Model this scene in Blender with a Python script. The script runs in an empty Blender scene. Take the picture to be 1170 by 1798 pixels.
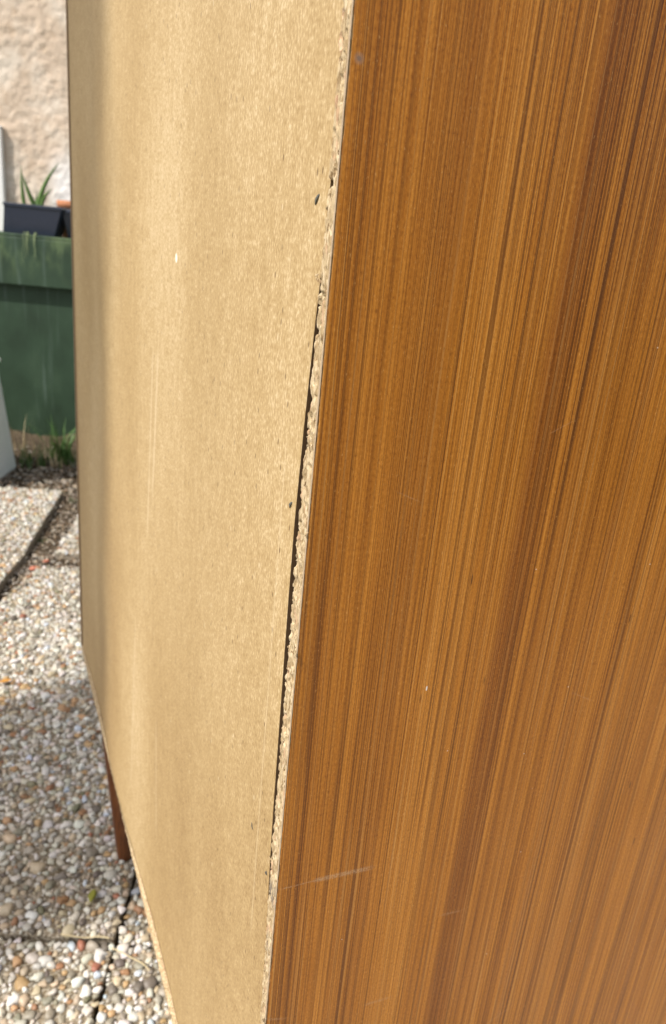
import bpy, math, random
import numpy as np
from mathutils import Matrix, Vector

random.seed(7); rng = np.random.default_rng(11)
S = bpy.context.scene
COL = S.collection

# ------------------------------------------------------------------ camera
# world axes: X = from the cabinet's back towards its front, Y = along its back away from the lens, Z = up
cam = bpy.data.cameras.new('camera'); camo = bpy.data.objects.new('camera', cam); COL.objects.link(camo)
Rimg = ((0.90858679, -0.05735022, 0.41374025), (-0.40758325, -0.33837273, 0.84816259), (0.09135611, -0.93926293, -0.33081599))
CAM = Vector((-0.11773, -0.26550, 1.0))
M4 = Matrix.Identity(4)
for r in range(3):
    M4[r][0] = Rimg[r][0]; M4[r][1] = -Rimg[r][1]; M4[r][2] = -Rimg[r][2]; M4[r][3] = CAM[r]
camo.matrix_world = M4
cam.sensor_fit = 'VERTICAL'; cam.sensor_height = 24.0; cam.lens = 1300 / 1798 * 24.0
cam.clip_start = 0.02; cam.clip_end = 500
cam.dof.use_dof = True; cam.dof.focus_distance = 0.335; cam.dof.aperture_fstop = 10.0
S.camera = camo

# ------------------------------------------------------------------ light
SUN_EL = math.radians(51)
SUN_H = Vector((-0.978, -0.21, 0)).normalized()            # horizontal direction towards the sun
TO_SUN = Vector((SUN_H.x * math.cos(SUN_EL), SUN_H.y * math.cos(SUN_EL), math.sin(SUN_EL)))
w = bpy.data.worlds.new('World'); S.world = w; w.use_nodes = True
nt = w.node_tree; bg = nt.nodes['Background']; sky = nt.nodes.new('ShaderNodeTexSky')
sky.sky_type = 'NISHITA'; sky.sun_disc = False; sky.sun_elevation = SUN_EL
sky.sun_rotation = math.atan2(SUN_H.x, SUN_H.y)
sky.dust_density = 3.0; sky.ozone_density = 0.6
hs = nt.nodes.new('ShaderNodeHueSaturation'); hs.inputs['Saturation'].default_value = 0.5      # a sky with thin white cloud
nt.links.new(sky.outputs[0], hs.inputs['Color']); nt.links.new(hs.outputs[0], bg.inputs[0]); bg.inputs[1].default_value = 0.132
sl = bpy.data.lights.new('sun', 'SUN'); so = bpy.data.objects.new('sun', sl); COL.objects.link(so)
sl.energy = 3.8; sl.angle = math.radians(0.6); sl.color = (1.0, 0.955, 0.88)
so.rotation_euler = TO_SUN.to_track_quat('Z', 'Y').to_euler()
S.view_settings.view_transform = 'Standard'; S.view_settings.look = 'None'
S.view_settings.exposure = 0.45; S.view_settings.gamma = 1.0; S.view_settings.use_curve_mapping = False
S.render.engine = 'CYCLES'

# ------------------------------------------------------------------ helpers
class G:
    """small node-graph builder"""
    def __init__(s, name):
        s.m = bpy.data.materials.new(name); s.m.use_nodes = True
        s.t = s.m.node_tree; s.b = s.t.nodes['Principled BSDF']; s.o = s.t.nodes['Material Output']
    def node(s, typ, **kw):
        n = s.t.nodes.new(typ)
        for k, v in kw.items(): setattr(n, k, v)
        return n
    def put(s, sock, v):
        if isinstance(v, bpy.types.NodeSocket): s.t.links.new(v, sock)
        elif v is not None:
            if isinstance(v, (tuple, list)) and len(v) == 3 and sock.type == 'RGBA': v = (*v, 1)
            sock.default_value = v
    def math(s, op, a, b=None, c=None, clamp=False):
        n = s.node('ShaderNodeMath', operation=op, use_clamp=clamp)
        s.put(n.inputs[0], a); s.put(n.inputs[1], b); s.put(n.inputs[2], c); return n.outputs[0]
    def coord(s, which='Object'): return s.node('ShaderNodeTexCoord').outputs[which]
    def sep(s, v):
        n = s.node('ShaderNodeSeparateXYZ'); s.put(n.inputs[0], v); return n.outputs
    def comb(s, x=0.0, y=0.0, z=0.0):
        n = s.node('ShaderNodeCombineXYZ'); s.put(n.inputs[0], x); s.put(n.inputs[1], y); s.put(n.inputs[2], z); return n.outputs[0]
    def scale(s, v, sc):
        n = s.node('ShaderNodeVectorMath', operation='MULTIPLY'); s.put(n.inputs[0], v); s.put(n.inputs[1], sc); return n.outputs[0]
    def noise(s, v, sc=1.0, det=3.0, rough=0.55, out=0):
        n = s.node('ShaderNodeTexNoise'); s.put(n.inputs['Vector'], v); n.inputs['Scale'].default_value = sc
        n.inputs['Detail'].default_value = det; n.inputs['Roughness'].default_value = rough; return n.outputs[out]
    def vor(s, v, sc=1.0, feat='F1', out='Distance', rnd=1.0):
        n = s.node('ShaderNodeTexVoronoi', feature=feat); s.put(n.inputs['Vector'], v)
        n.inputs['Scale'].default_value = sc; n.inputs['Randomness'].default_value = rnd; return n.outputs[out]
    def ramp(s, f, stops, interp='LINEAR'):
        n = s.node('ShaderNodeValToRGB'); cr = n.color_ramp; cr.interpolation = interp
        while len(cr.elements) < len(stops): cr.elements.new(0.5)
        for e, (p, c) in zip(cr.elements, stops):
            e.position = p; e.color = (*c, 1) if len(c) == 3 else c
        s.put(n.inputs[0], f); return n.outputs[0]
    def step(s, f, a, b):
        n = s.node('ShaderNodeMapRange', interpolation_type='SMOOTHSTEP'); s.put(n.inputs[0], f)
        s.put(n.inputs[1], a); s.put(n.inputs[2], b); return n.outputs[0]
    def mix(s, f, a, b, mode='MIX'):
        n = s.node('ShaderNodeMix', data_type='RGBA', blend_type=mode)
        s.put(n.inputs[0], f); s.put(n.inputs[6], a); s.put(n.inputs[7], b); return n.outputs[2]
    def bump(s, h, strength=0.3, dist=0.001, normal=None):
        n = s.node('ShaderNodeBump'); n.inputs['Strength'].default_value = strength
        n.inputs['Distance'].default_value = dist; s.put(n.inputs['Height'], h)
        if normal is not None: s.put(n.inputs['Normal'], normal)
        return n.outputs[0]
    def fin(s, color=None, rough=0.6, normal=None, spec=0.5, **kw):
        s.put(s.b.inputs['Base Color'], color); s.put(s.b.inputs['Roughness'], rough)
        s.put(s.b.inputs['Specular IOR Level'], spec)
        if normal is not None: s.put(s.b.inputs['Normal'], normal)
        for k, v in kw.items(): s.put(s.b.inputs[k.replace('_', ' ')], v)
        return s.m

def link(name, me, mat=None, parent=None, smooth=False, loc=None, rotz=None):
    o = bpy.data.objects.new(name, me); COL.objects.link(o)
    if mat is not None:
        if len(me.materials) == 0: me.materials.append(mat)
    if smooth: me.polygons.foreach_set('use_smooth', [True] * len(me.polygons))
    if parent is not None: o.parent = parent
    if loc is not None: o.location = loc
    if rotz is not None: o.rotation_euler = (0, 0, rotz)
    return o

def pyd(name, v, f, mat=None, parent=None, smooth=False, **kw):
    me = bpy.data.meshes.new(name); me.from_pydata([tuple(map(float, p)) for p in v], [], f); me.update()
    return link(name, me, mat, parent, smooth, **kw)

def npmesh(name, V, F, cols=None):
    """fast mesh from numpy arrays, F (n,k)"""
    me = bpy.data.meshes.new(name); k = F.shape[1]
    me.vertices.add(len(V)); me.vertices.foreach_set('co', np.ascontiguousarray(V, np.float32).ravel())
    me.loops.add(F.size); me.loops.foreach_set('vertex_index', np.ascontiguousarray(F, np.int32).ravel())
    me.polygons.add(len(F)); me.polygons.foreach_set('loop_start', np.arange(0, F.size, k, dtype=np.int32))
    if cols is not None:
        a = me.color_attributes.new('tint', 'FLOAT_COLOR', 'POINT')
        a.data.foreach_set('color', np.ascontiguousarray(cols, np.float32).ravel())
    me.update(calc_edges=True); return me

def box_vf(x0, x1, y0, y1, z0, z1):
    v = [(x, y, z) for z in (z0, z1) for y in (y0, y1) for x in (x0, x1)]
    f = [(0, 2, 3, 1), (4, 5, 7, 6), (0, 1, 5, 4), (2, 6, 7, 3), (0, 4, 6, 2), (1, 3, 7, 5)]
    return v, f

def box(name, b, mat, parent=None, bevel=0.0, **kw):
    v, f = box_vf(*b); o = pyd(name, v, f, mat, parent, **kw)
    if bevel:
        m = o.modifiers.new('bevel', 'BEVEL'); m.width = bevel; m.segments = 2; m.limit_method = 'ANGLE'
    return o

def tag(o, label=None, cat=None, group=None, kind=None):
    if label: o['label'] = label
    if cat: o['category'] = cat
    if group: o['group'] = group
    if kind: o['kind'] = kind
    return o

def empty(name, loc=(0, 0, 0), rotz=0.0):
    o = bpy.data.objects.new(name, None); COL.objects.link(o); o.location = loc; o.rotation_euler = (0, 0, rotz); return o

def lathe(profile, seg=24):
    v, f = [], []
    for r, z in profile:
        for i in range(seg):
            a = 2 * math.pi * i / seg; v.append((r * math.cos(a), r * math.sin(a), z))
    for k in range(len(profile) - 1):
        for i in range(seg):
            j = (i + 1) % seg; f.append((k * seg + i, k * seg + j, (k + 1) * seg + j, (k + 1) * seg + i))
    return v, f

def vnoise(P, seed=0):
    """smooth value noise on an (n,d) array, d = 1..3"""
    P = np.asarray(P, float)
    if P.ndim == 1: P = P[:, None]
    d = P.shape[1]; i = np.floor(P).astype(np.int64); t = P - i; t = t * t * (3 - 2 * t)
    out = 0
    for c in range(2 ** d):
        wgt = 1; h = np.full(len(P), seed * 7919 + 17, np.int64)
        for k in range(d):
            bit = (c >> k) & 1
            wgt = wgt * (t[:, k] if bit else 1 - t[:, k])
            h = (h * 73856093) ^ ((i[:, k] + bit) * (19349663, 83492791, 50331653)[k]); h = (h ^ (h >> 13)) * 1274126177; h &= 0x7fffffff
        out = out + wgt * ((h % 65536) / 65535.0)
    return out

def fbm(P, seed=0, octv=3):
    P = np.asarray(P, float); s = 0; a = 1; n = 0
    for k in range(octv): s = s + a * vnoise(P * 2 ** k, seed + k * 31); n += a; a *= 0.5
    return s / n

# garden frame: a to the right, b away, aligned with the paving, the timber bed and the house wall
TH = math.radians(-23); GO = Vector((0.008, 0.591, 0))
AV = Vector((math.cos(TH), math.sin(TH), 0)); BV = Vector((-math.sin(TH), math.cos(TH), 0))
def ab(a, b, z=0.0): return GO + AV * a + BV * b + Vector((0, 0, z))

# ------------------------------------------------------------------ materials
def m_teak(name='teak veneer', scuffs=True):
    g = G(name); co = g.coord('Object'); x, y, z = g.sep(co)
    wob = g.noise(g.comb(g.math('MULTIPLY', x, 9.0), 0.0, g.math('MULTIPLY', z, 1.2)), 1.0, 1.0)
    xw = g.math('MULTIPLY_ADD', wob, 0.0035, x)
    def stripes(fx, fz, det, off, rough=0.6):
        return g.noise(g.comb(g.math('MULTIPLY', xw, fx), off, g.math('MULTIPLY', z, fz)), 1.0, det, rough)
    fine = stripes(360, 0.8, 4.0, 1.3, 0.68); band = stripes(110, 0.35, 2.0, 4.1); broad = stripes(26, 0.25, 2.0, 8.7)
    hair = g.noise(g.comb(g.math('MULTIPLY', xw, 1000), 2.0, g.math('MULTIPLY', z, 14)), 1.0, 2.0, 0.6)
    fleck = g.noise(g.comb(g.math('MULTIPLY', x, 900), 5.0, g.math('MULTIPLY', z, 520)), 1.0, 2.0)
    v = g.math('MULTIPLY', fine, 0.50); v = g.math('MULTIPLY_ADD', band, 0.26, v); v = g.math('MULTIPLY_ADD', broad, 0.26, v)
    v = g.math('MULTIPLY_ADD', hair, 0.40, v); v = g.math('MULTIPLY_ADD', fleck, 0.34, v); v = g.math('SUBTRACT', v, 0.34)
    col = g.ramp(v, [(0.28, (0.185, 0.054, 0.004)), (0.40, (0.325, 0.106, 0.009)), (0.52, (0.455, 0.164, 0.016)), (0.66, (0.58, 0.230, 0.032)), (0.8, (0.70, 0.33, 0.075))])
    # growth lines: thin dark pinstripes, now strong, now faint
    fade = g.math('MULTIPLY_ADD', g.step(stripes(60, 2.2, 2.0, 61.0), 0.30, 0.62), 0.65, 0.35)
    for fx, fz, off, w1, amt in ((170, 0.30, 14.2, 0.022, 0.66), (300, 0.40, 31.0, 0.030, 0.62), (520, 0.8, 43.0, 0.044, 0.52)):
        d = g.math('ABSOLUTE', g.math('SUBTRACT', stripes(fx, fz, 1.0, off, 0.5), 0.5))
        col = g.mix(g.math('MULTIPLY', g.math('MULTIPLY', g.step(d, w1, w1 * 0.25), fade), amt), col, (0.085, 0.022, 0.003))
    lt = g.math('ABSOLUTE', g.math('SUBTRACT', stripes(430, 0.6, 1.0, 22.2, 0.5), 0.5))
    col = g.mix(g.math('MULTIPLY', g.step(lt, 0.022, 0.006), 0.40), col, (0.66, 0.33, 0.09))
    dk = stripes(34, 0.2, 2.0, 71.0)
    col = g.mix(g.math('MULTIPLY', g.step(dk, 0.43, 0.33), 0.22), col, g.mix(1.0, col, (0.55, 0.46, 0.45), 'MULTIPLY'))
    # two broad darker heartwood bands
    for c0, hw, amt in ((0.1155, 0.0105, 0.62), (0.052, 0.006, 0.30), (0.012, 0.006, 0.28), (0.172, 0.006, 0.30)):
        bd = g.step(g.math('ABSOLUTE', g.math('SUBTRACT', g.math('MULTIPLY_ADD', g.math('SUBTRACT', fine, 0.5), 0.012, xw), c0 + 0.00175)), hw, hw * 0.55)
        col = g.mix(g.math('MULTIPLY', bd, amt), col, g.mix(1.0, col, (0.58, 0.48, 0.45), 'MULTIPLY'))
    # satin glints along the pores, painted into the colour as pale flecks; dark flecks too
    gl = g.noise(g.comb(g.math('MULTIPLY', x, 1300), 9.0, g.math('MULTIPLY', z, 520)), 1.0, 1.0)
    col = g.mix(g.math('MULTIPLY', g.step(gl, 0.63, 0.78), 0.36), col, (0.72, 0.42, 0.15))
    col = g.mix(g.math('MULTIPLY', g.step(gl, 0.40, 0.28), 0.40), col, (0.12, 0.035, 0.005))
    # sparse pores
    pr = g.vor(g.comb(g.math('MULTIPLY', x, 160), 3.0, g.math('MULTIPLY', z, 26)), 1.0)
    pc = g.sep(g.vor(g.comb(g.math('MULTIPLY', x, 160), 3.0, g.math('MULTIPLY', z, 26)), 1.0, out='Color'))[0]
    col = g.mix(g.math('MULTIPLY', g.math('MULTIPLY', g.step(pr, 0.11, 0.05), g.math('GREATER_THAN', pc, 0.82)), 0.7), col, (0.05, 0.014, 0.004))
    # dust
    dv = g.vor(g.comb(x, 0.5, z), 70.0); dc = g.sep(g.vor(g.comb(x, 0.5, z), 70.0, out='Color'))[1]
    col = g.mix(g.math('MULTIPLY', g.math('MULTIPLY', g.step(dv, 0.032, 0.018), g.math('GREATER_THAN', dc, 0.90)), 0.8), col, (0.75, 0.68, 0.58))
    smear = g.noise(g.comb(g.math('MULTIPLY', x, 14), 6.0, g.math('MULTIPLY', z, 9)), 1.0, 4.0, 0.6)
    rough = g.math('MULTIPLY_ADD', smear, 0.30, g.math('MULTIPLY_ADD', fine, 0.16, 0.20))
    if scuffs:
        def scuff(x0, z0, x1, z1, wid, amt, sd):
            sl = (z1 - z0) / (x1 - x0)
            line = g.math('MULTIPLY_ADD', x, sl, z0 - sl * x0)
            d = g.math('ABSOLUTE', g.math('SUBTRACT', z, line))
            n = g.noise(g.comb(g.math('MULTIPLY', x, 900), sd, g.math('MULTIPLY', z, 900)), 1.0, 3.0)
            inx = g.math('MULTIPLY', g.step(x, x0 - 0.002, x0 + 0.003), g.step(x, x1 + 0.004, x1 - 0.006))
            k = g.math('MULTIPLY', g.math('MULTIPLY', g.step(d, wid, wid * 0.3), inx), g.step(n, 0.32, 0.62))
            return g.math('MULTIPLY', k, amt)
        col = g.mix(scuff(0.0, 0.6962, 0.028, 0.6950, 0.0006, 0.45, 1.0), col, (0.52, 0.36, 0.22))
        col = g.mix(scuff(0.020, 0.6955, 0.054, 0.6930, 0.0021, 0.50, 2.0), col, (0.52, 0.36, 0.22))
        col = g.mix(scuff(0.062, 0.5872, 0.079, 0.5858, 0.0014, 0.35, 3.0), col, (0.50, 0.33, 0.19))
        col = g.mix(scuff(0.0, 0.605, 0.012, 0.600, 0.0012, 0.35, 4.0), col, (0.50, 0.33, 0.19))
        for k, (xa, za, xb, zb_, wd) in enumerate(((0.15, 0.52, 0.18, 0.531, 0.0007), (0.118, 0.93, 0.131, 0.936, 0.0006), (0.04, 0.905, 0.052, 0.9, 0.0005), (0.105, 0.64, 0.121, 0.6385, 0.0012), (0.17, 0.78, 0.186, 0.772, 0.0007))):
            col = g.mix(scuff(xa, za, xb, zb_, wd, 0.25, 10.0 + k), col, (0.58, 0.38, 0.22))
        # a bare white nick and a plugged pin hole
        nk = g.math('ADD', g.math('POWER', g.math('MULTIPLY', g.math('SUBTRACT', x, 0.0710), 2200), 2), g.math('POWER', g.math('MULTIPLY', g.math('SUBTRACT', z, 0.8010), 700), 2))
        col = g.mix(g.step(nk, 1.2, 0.6), col, (0.8, 0.74, 0.68))
        ph = g.math('ADD', g.math('POWER', g.math('MULTIPLY', g.math('SUBTRACT', x, 0.0035), 480), 2), g.math('POWER', g.math('MULTIPLY', g.math('SUBTRACT', z, 1.0625), 480), 2))
        col = g.mix(g.math('MULTIPLY', g.step(ph, 1.3, 0.2), 0.32), col, (0.34, 0.27, 0.22))
        col = g.mix(g.math('MULTIPLY', g.step(ph, 0.25, 0.05), 0.6), col, (0.16, 0.13, 0.11))
    nrm = g.bump(g.math('ADD', g.math('MULTIPLY', hair, 0.5), g.math('MULTIPLY', fleck, 0.6)), 0.22, 0.0004)
    return g.fin(col, rough, nrm, 0.30)

def m_hardboard():
    g = G('raw hardboard'); co = g.coord('Object'); x, y, z = g.sep(co)
    p = g.comb(0.0, g.math('MULTIPLY', y, 1.0), g.math('MULTIPLY', z, 0.58))
    f1 = g.noise(p, 680, 3.0, 0.66); f2 = g.noise(p, 130, 3.0); f3 = g.noise(g.comb(7.3, y, g.math('MULTIPLY', z, 0.4)), 4.6, 2.0)
    v = g.math('MULTIPLY', f1, 1.15); v = g.math('MULTIPLY_ADD', f2, 0.38, v); v = g.math('MULTIPLY_ADD', f3, 0.72, v); v = g.math('SUBTRACT', v, 0.635)
    col = g.ramp(v, [(0.22, (0.245, 0.150, 0.064)), (0.42, (0.355, 0.238, 0.106)), (0.60, (0.440, 0.310, 0.152)), (0.80, (0.60, 0.465, 0.285))])
    # dark bark flecks and pale fibres
    q = g.comb(3.0, g.math('MULTIPLY', y, 1.25), g.math('MULTIPLY', z, 0.55))
    d = g.vor(q, 165); c = g.sep(g.vor(q, 165, out='Color'))
    col = g.mix(g.math('MULTIPLY', g.math('MULTIPLY', g.step(d, 0.17, 0.08), g.math('GREATER_THAN', c[0], 0.94)), 0.75), col, (0.10, 0.055, 0.022))
    col = g.mix(g.math('MULTIPLY', g.math('MULTIPLY', g.step(d, 0.20, 0.08), g.math('LESS_THAN', c[1], 0.05)), 0.6), col, (0.74, 0.62, 0.43))
    # rubbed scratches running up the board
    for (y0, z0, k, wd, za, zb) in ((0.395, 0.60, -0.10, 0.0022, 0.42, 0.66), (0.31, 0.93, -0.12, 0.004, 0.78, 0.93), (0.33, 0.90, -0.10, 0.003, 0.74, 0.93), (0.030, 0.75, 0.0, 0.0008, 0.62, 0.93), (0.30, 0.55, 0.05, 0.002, 0.45, 0.60)):
        ln = g.math('ABSOLUTE', g.math('SUBTRACT', y, g.math('MULTIPLY_ADD', z, k, y0 - k * z0)))
        m = g.math('MULTIPLY', g.step(ln, wd, wd * 0.2), g.math('MULTIPLY', g.step(z, za, za + 0.03), g.step(z, zb, zb - 0.03)))
        col = g.mix(g.math('MULTIPLY', m, 0.32), col, (0.72, 0.60, 0.42))
    nk = g.math('ADD', g.math('POWER', g.math('MULTIPLY', g.math('SUBTRACT', y, 0.261), 330), 2), g.math('POWER', g.math('MULTIPLY', g.math('SUBTRACT', z, 0.986), 290), 2))
    col = g.mix(g.step(nk, 1.1, 0.5), col, (0.85, 0.78, 0.66))
    return g.fin(col, 0.62, g.bump(f1, 0.18, 0.0004), 0.35)

def m_chip(name='raw chipboard', grey=True):
    g = G(name); x, y, z = g.sep(g.coord('Object'))
    p = g.comb(g.math('MULTIPLY', x, 1.0), g.math('MULTIPLY', y, 1.0), g.math('MULTIPLY', z, 0.42))
    c = g.sep(g.vor(p, 760, out='Color'))
    n = g.noise(p, 1300, 3.0, 0.7)
    v = g.math('MULTIPLY_ADD', c[0], 0.5, g.math('MULTIPLY', n, 0.5))
    col = g.ramp(v, [(0.12, (0.18, 0.11, 0.048)), (0.32, (0.35, 0.25, 0.135)), (0.6, (0.49, 0.375, 0.225)), (0.9, (0.66, 0.54, 0.37))])
    hl = g.noise(g.comb(g.math('MULTIPLY', x, 1.0), g.math('MULTIPLY', y, 1.0), g.math('MULTIPLY', z, 0.32)), 900, 2.0, 0.6)
    col = g.mix(g.math('MULTIPLY', g.step(hl, 0.40, 0.32), 0.85), col, (0.12, 0.065, 0.025))
    rd = g.noise(p, 260, 1.0); col = g.mix(g.math('MULTIPLY', g.step(rd, 0.60, 0.70), 0.35), col, (0.55, 0.30, 0.19))
    if grey:
        st = g.math('MULTIPLY', g.step(g.math('ABSOLUTE', g.math('SUBTRACT', z, 0.6885)), 0.010, 0.002), g.step(g.noise(p, 500, 2.0), 0.35, 0.55))
        col = g.mix(g.math('MULTIPLY', st, 0.85), col, (0.17, 0.14, 0.115))
        st2 = g.math('MULTIPLY', g.step(g.math('ABSOLUTE', g.math('SUBTRACT', z, 0.655)), 0.012, 0.002), g.step(g.noise(p, 420, 2.0), 0.5, 0.6))
        col = g.mix(g.math('MULTIPLY', st2, 0.5), col, (0.2, 0.17, 0.14))
    return g.fin(col, 0.85, g.bump(g.math('ADD', n, c[1]), 0.5, 0.0006), 0.2)

def m_darkwood():
    g = G('dark stained wood'); x, y, z = g.sep(g.coord('Object'))
    n = g.noise(g.comb(g.math('MULTIPLY', x, 300), g.math('MULTIPLY', y, 300), g.math('MULTIPLY', z, 12)), 1.0, 3.0)
    return g.fin(g.ramp(n, [(0.3, (0.07, 0.02, 0.005)), (0.7, (0.18, 0.06, 0.016))]), 0.38)

def m_plain(name, c1, c2, sc=40, rough=0.6, bump=0.2, dist=0.001, spec=0.5):
    g = G(name); co = g.coord('Object'); n = g.noise(co, sc, 4.0, 0.6)
    return g.fin(g.mix(n, c1, c2), rough, g.bump(n, bump, dist), spec)

def m_pebble(name, attr):
    g = G(name)
    if attr: c = g.node('ShaderNodeAttribute', attribute_name='tint').outputs['Color']; co = g.coord('Object')
    else: c = g.node('ShaderNodeObjectInfo').outputs['Color']; co = g.node('ShaderNodeNewGeometry').outputs['Position']
    n = g.noise(co, 210, 4.0, 0.7); n2 = g.noise(co, 900, 2.0)
    col = g.mix(g.math('MULTIPLY', g.step(n, 0.50, 0.72), 0.45), c, g.mix(1.0, c, (0.62, 0.52, 0.38), 'MULTIPLY'))
    col = g.mix(g.math('MULTIPLY', g.step(n2, 0.55, 0.8), 0.35), col, g.mix(1.0, c, (0.6, 0.58, 0.55), 'MULTIPLY'))
    return g.fin(col, 0.5, g.bump(n2, 0.15, 0.0006), 0.45)

def m_slab():
    g = G('aggregate concrete'); co = g.node('ShaderNodeNewGeometry').outputs['Position']
    n = g.noise(co, 120, 4.0, 0.7); n2 = g.noise(co, 9, 2.0); gc = g.sep(g.vor(co, 330, out='Color'))[0]
    col = g.ramp(n, [(0.3, (0.11, 0.085, 0.055)), (0.55, (0.25, 0.20, 0.135)), (0.75, (0.40, 0.34, 0.25))])
    col = g.mix(g.step(n2, 0.45, 0.7), col, g.mix(1.0, col, (0.62, 0.60, 0.5), 'MULTIPLY'))
    col = g.mix(g.math('MULTIPLY', g.step(gc, 0.45, 0.8), 0.7), col, (0.46, 0.41, 0.33))
    col = g.mix(g.math('MULTIPLY', g.step(gc, 0.2, 0.05), 0.7), col, (0.10, 0.07, 0.045))
    return g.fin(col, 0.9, g.bump(g.math('ADD', n, gc), 0.7, 0.003), 0.2)

def m_far_slab():
    g = G('distant pebble paving'); co = g.node('ShaderNodeNewGeometry').outputs['Position']
    c = g.vor(co, 75, out='Color'); d = g.vor(co, 75)
    r = g.sep(c)[0]
    col = g.ramp(r, [(0.0, (0.30, 0.15, 0.07)), (0.12, (0.45, 0.32, 0.2)), (0.3, (0.34, 0.33, 0.31)), (0.55, (0.6, 0.56, 0.48)), (1.0, (0.74, 0.72, 0.68))])
    col = g.mix(g.step(d, 0.45, 0.65), col, (0.15, 0.125, 0.09))
    return g.fin(col, 0.7, g.bump(g.math('SUBTRACT', 1.0, d), 0.8, 0.006), 0.3)

def m_soil():
    g = G('soil'); co = g.node('ShaderNodeNewGeometry').outputs['Position']
    n = g.noise(co, 55, 5.0, 0.7); big = g.noise(co, 0.6, 3.0); x, y, z = g.sep(co)
    col = g.ramp(n, [(0.3, (0.035, 0.026, 0.017)), (0.55, (0.085, 0.062, 0.040)), (0.75, (0.19, 0.15, 0.10))])
    dist = g.node('ShaderNodeVectorMath', operation='LENGTH'); g.put(dist.inputs[0], co)
    lawn = g.mix(g.noise(co, 25, 4.0), (0.035, 0.065, 0.016), (0.085, 0.12, 0.035))
    col = g.mix(g.step(g.math('MULTIPLY_ADD', big, 1.2, dist.outputs['Value']), 4.0, 5.2), col, lawn)
    return g.fin(col, 0.95, g.bump(n, 0.9, 0.012), 0.15)

def m_green():
    g = G('weathered green paint'); x, y, z = g.sep(g.coord('Object'))
    st = g.noise(g.comb(g.math('MULTIPLY', x, 26), 0.0, g.math('MULTIPLY', z, 1.6)), 1.0, 4.0, 0.6)
    blot = g.noise(g.comb(g.math('MULTIPLY', x, 7), 3.0, g.math('MULTIPLY', z, 5)), 1.0, 4.0)
    fn = g.noise(g.comb(g.math('MULTIPLY', x, 160), 1.0, g.math('MULTIPLY', z, 14)), 1.0, 3.0)
    col = g.ramp(blot, [(0.3, (0.017, 0.036, 0.018)), (0.55, (0.026, 0.053, 0.028)), (0.75, (0.044, 0.078, 0.044))])
    col = g.mix(g.math('MULTIPLY', g.step(st, 0.56, 0.74), 0.5), col, (0.13, 0.18, 0.15))
    alg = g.math('MULTIPLY', g.step(g.noise(g.comb(g.math('MULTIPLY', x, 16), 7.0, g.math('MULTIPLY', z, 6)), 1.0, 4.0), 0.44, 0.64), g.step(z, 0.70, 0.93))
    col = g.mix(g.math('MULTIPLY', alg, 0.7), col, (0.11, 0.16, 0.07))
    col = g.mix(g.math('MULTIPLY', g.step(fn, 0.55, 0.75), 0.2), col, (0.02, 0.04, 0.025))
    return g.fin(col, 0.6, g.bump(g.math('ADD', fn, st), 0.3, 0.002), 0.35)

def m_render():
    g = G('roughcast render'); co = g.coord('Object'); x, y, z = g.sep(co)
    n = g.noise(co, 55, 5.0, 0.65); big = g.noise(g.scale(co, (1.0, 1.0, 0.8)), 5.0, 4.0, 0.6); sm = g.noise(co, 16, 3.0)
    col = g.mix(g.step(big, 0.42, 0.66), (0.58, 0.46, 0.355), (0.67, 0.58, 0.485))
    col = g.mix(g.math('MULTIPLY', g.step(sm, 0.52, 0.74), 0.5), col, (0.50, 0.37, 0.26))
    col = g.mix(g.math('MULTIPLY', g.step(n, 0.58, 0.76), 0.40), col, (0.76, 0.70, 0.62))
    right = g.math('MULTIPLY', g.step(x, -1.17, -1.06), g.step(z, 1.40, 1.20))
    col = g.mix(g.math('MULTIPLY', right, 0.8), col, (0.84, 0.84, 0.84))
    return g.fin(col, 0.9, g.bump(n, 0.6, 0.006), 0.2)

TEAK = m_teak(); HARD = m_hardboard(); CHIP = m_chip(); CHIP2 = m_chip('chipboard lower edge', False); DARK = m_darkwood()
SLAB = m_slab(); FARS = m_far_slab(); SOIL = m_soil(); PEB = m_pebble('pebble stone', False); PEBF = m_pebble('pebble stone field', True)
GREEN = m_green(); REND = m_render()
METAL = m_plain('dull staple steel', (0.06, 0.065, 0.06), (0.20, 0.20, 0.18), 900, 0.45); METAL.node_tree.nodes['Principled BSDF'].inputs['Metallic'].default_value = 0.6
VENEDGE = m_plain('veneer glue line', (0.30, 0.21, 0.13), (0.44, 0.34, 0.23), 500, 0.7)
HCORE = m_plain('hardboard cut edge', (0.06, 0.032, 0.012), (0.10, 0.055, 0.022), 300, 0.85)
INSIDE = m_plain('brown carcass board', (0.16, 0.10, 0.05), (0.22, 0.14, 0.07), 90, 0.8)  # one even dull brown for core, base panel and far side
BLACKP = m_plain('black plastic', (0.020, 0.026, 0.045), (0.032, 0.040, 0.066), 60, 0.34, 0.05)
TERRA = m_plain('terracotta', (0.36, 0.13, 0.055), (0.48, 0.21, 0.10), 40, 0.8)
WHITE = m_plain('white paint', (0.74, 0.73, 0.70), (0.80, 0.79, 0.77), 20, 0.45, 0.1)
BINM = m_plain('pale grey plastic', (0.66, 0.72, 0.64), (0.78, 0.80, 0.78), 7, 0.42, 0.08)
LIDM = m_plain('blue grey plastic', (0.42, 0.48, 0.58), (0.55, 0.61, 0.70), 9, 0.35, 0.08)
LEAF = m_plain('strap leaf', (0.045, 0.115, 0.02), (0.11, 0.19, 0.045), 60, 0.5, 0.1)
GRASSG = m_plain('grass blade', (0.035, 0.095, 0.012), (0.08, 0.165, 0.025), 40, 0.55, 0.1)
STRAWG = m_plain('faded grass', (0.16, 0.22, 0.09), (0.26, 0.30, 0.14), 90, 0.6, 0.1)
STRAW = m_plain('dry straw', (0.42, 0.33, 0.17), (0.56, 0.46, 0.28), 200, 0.7, 0.1)
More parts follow.
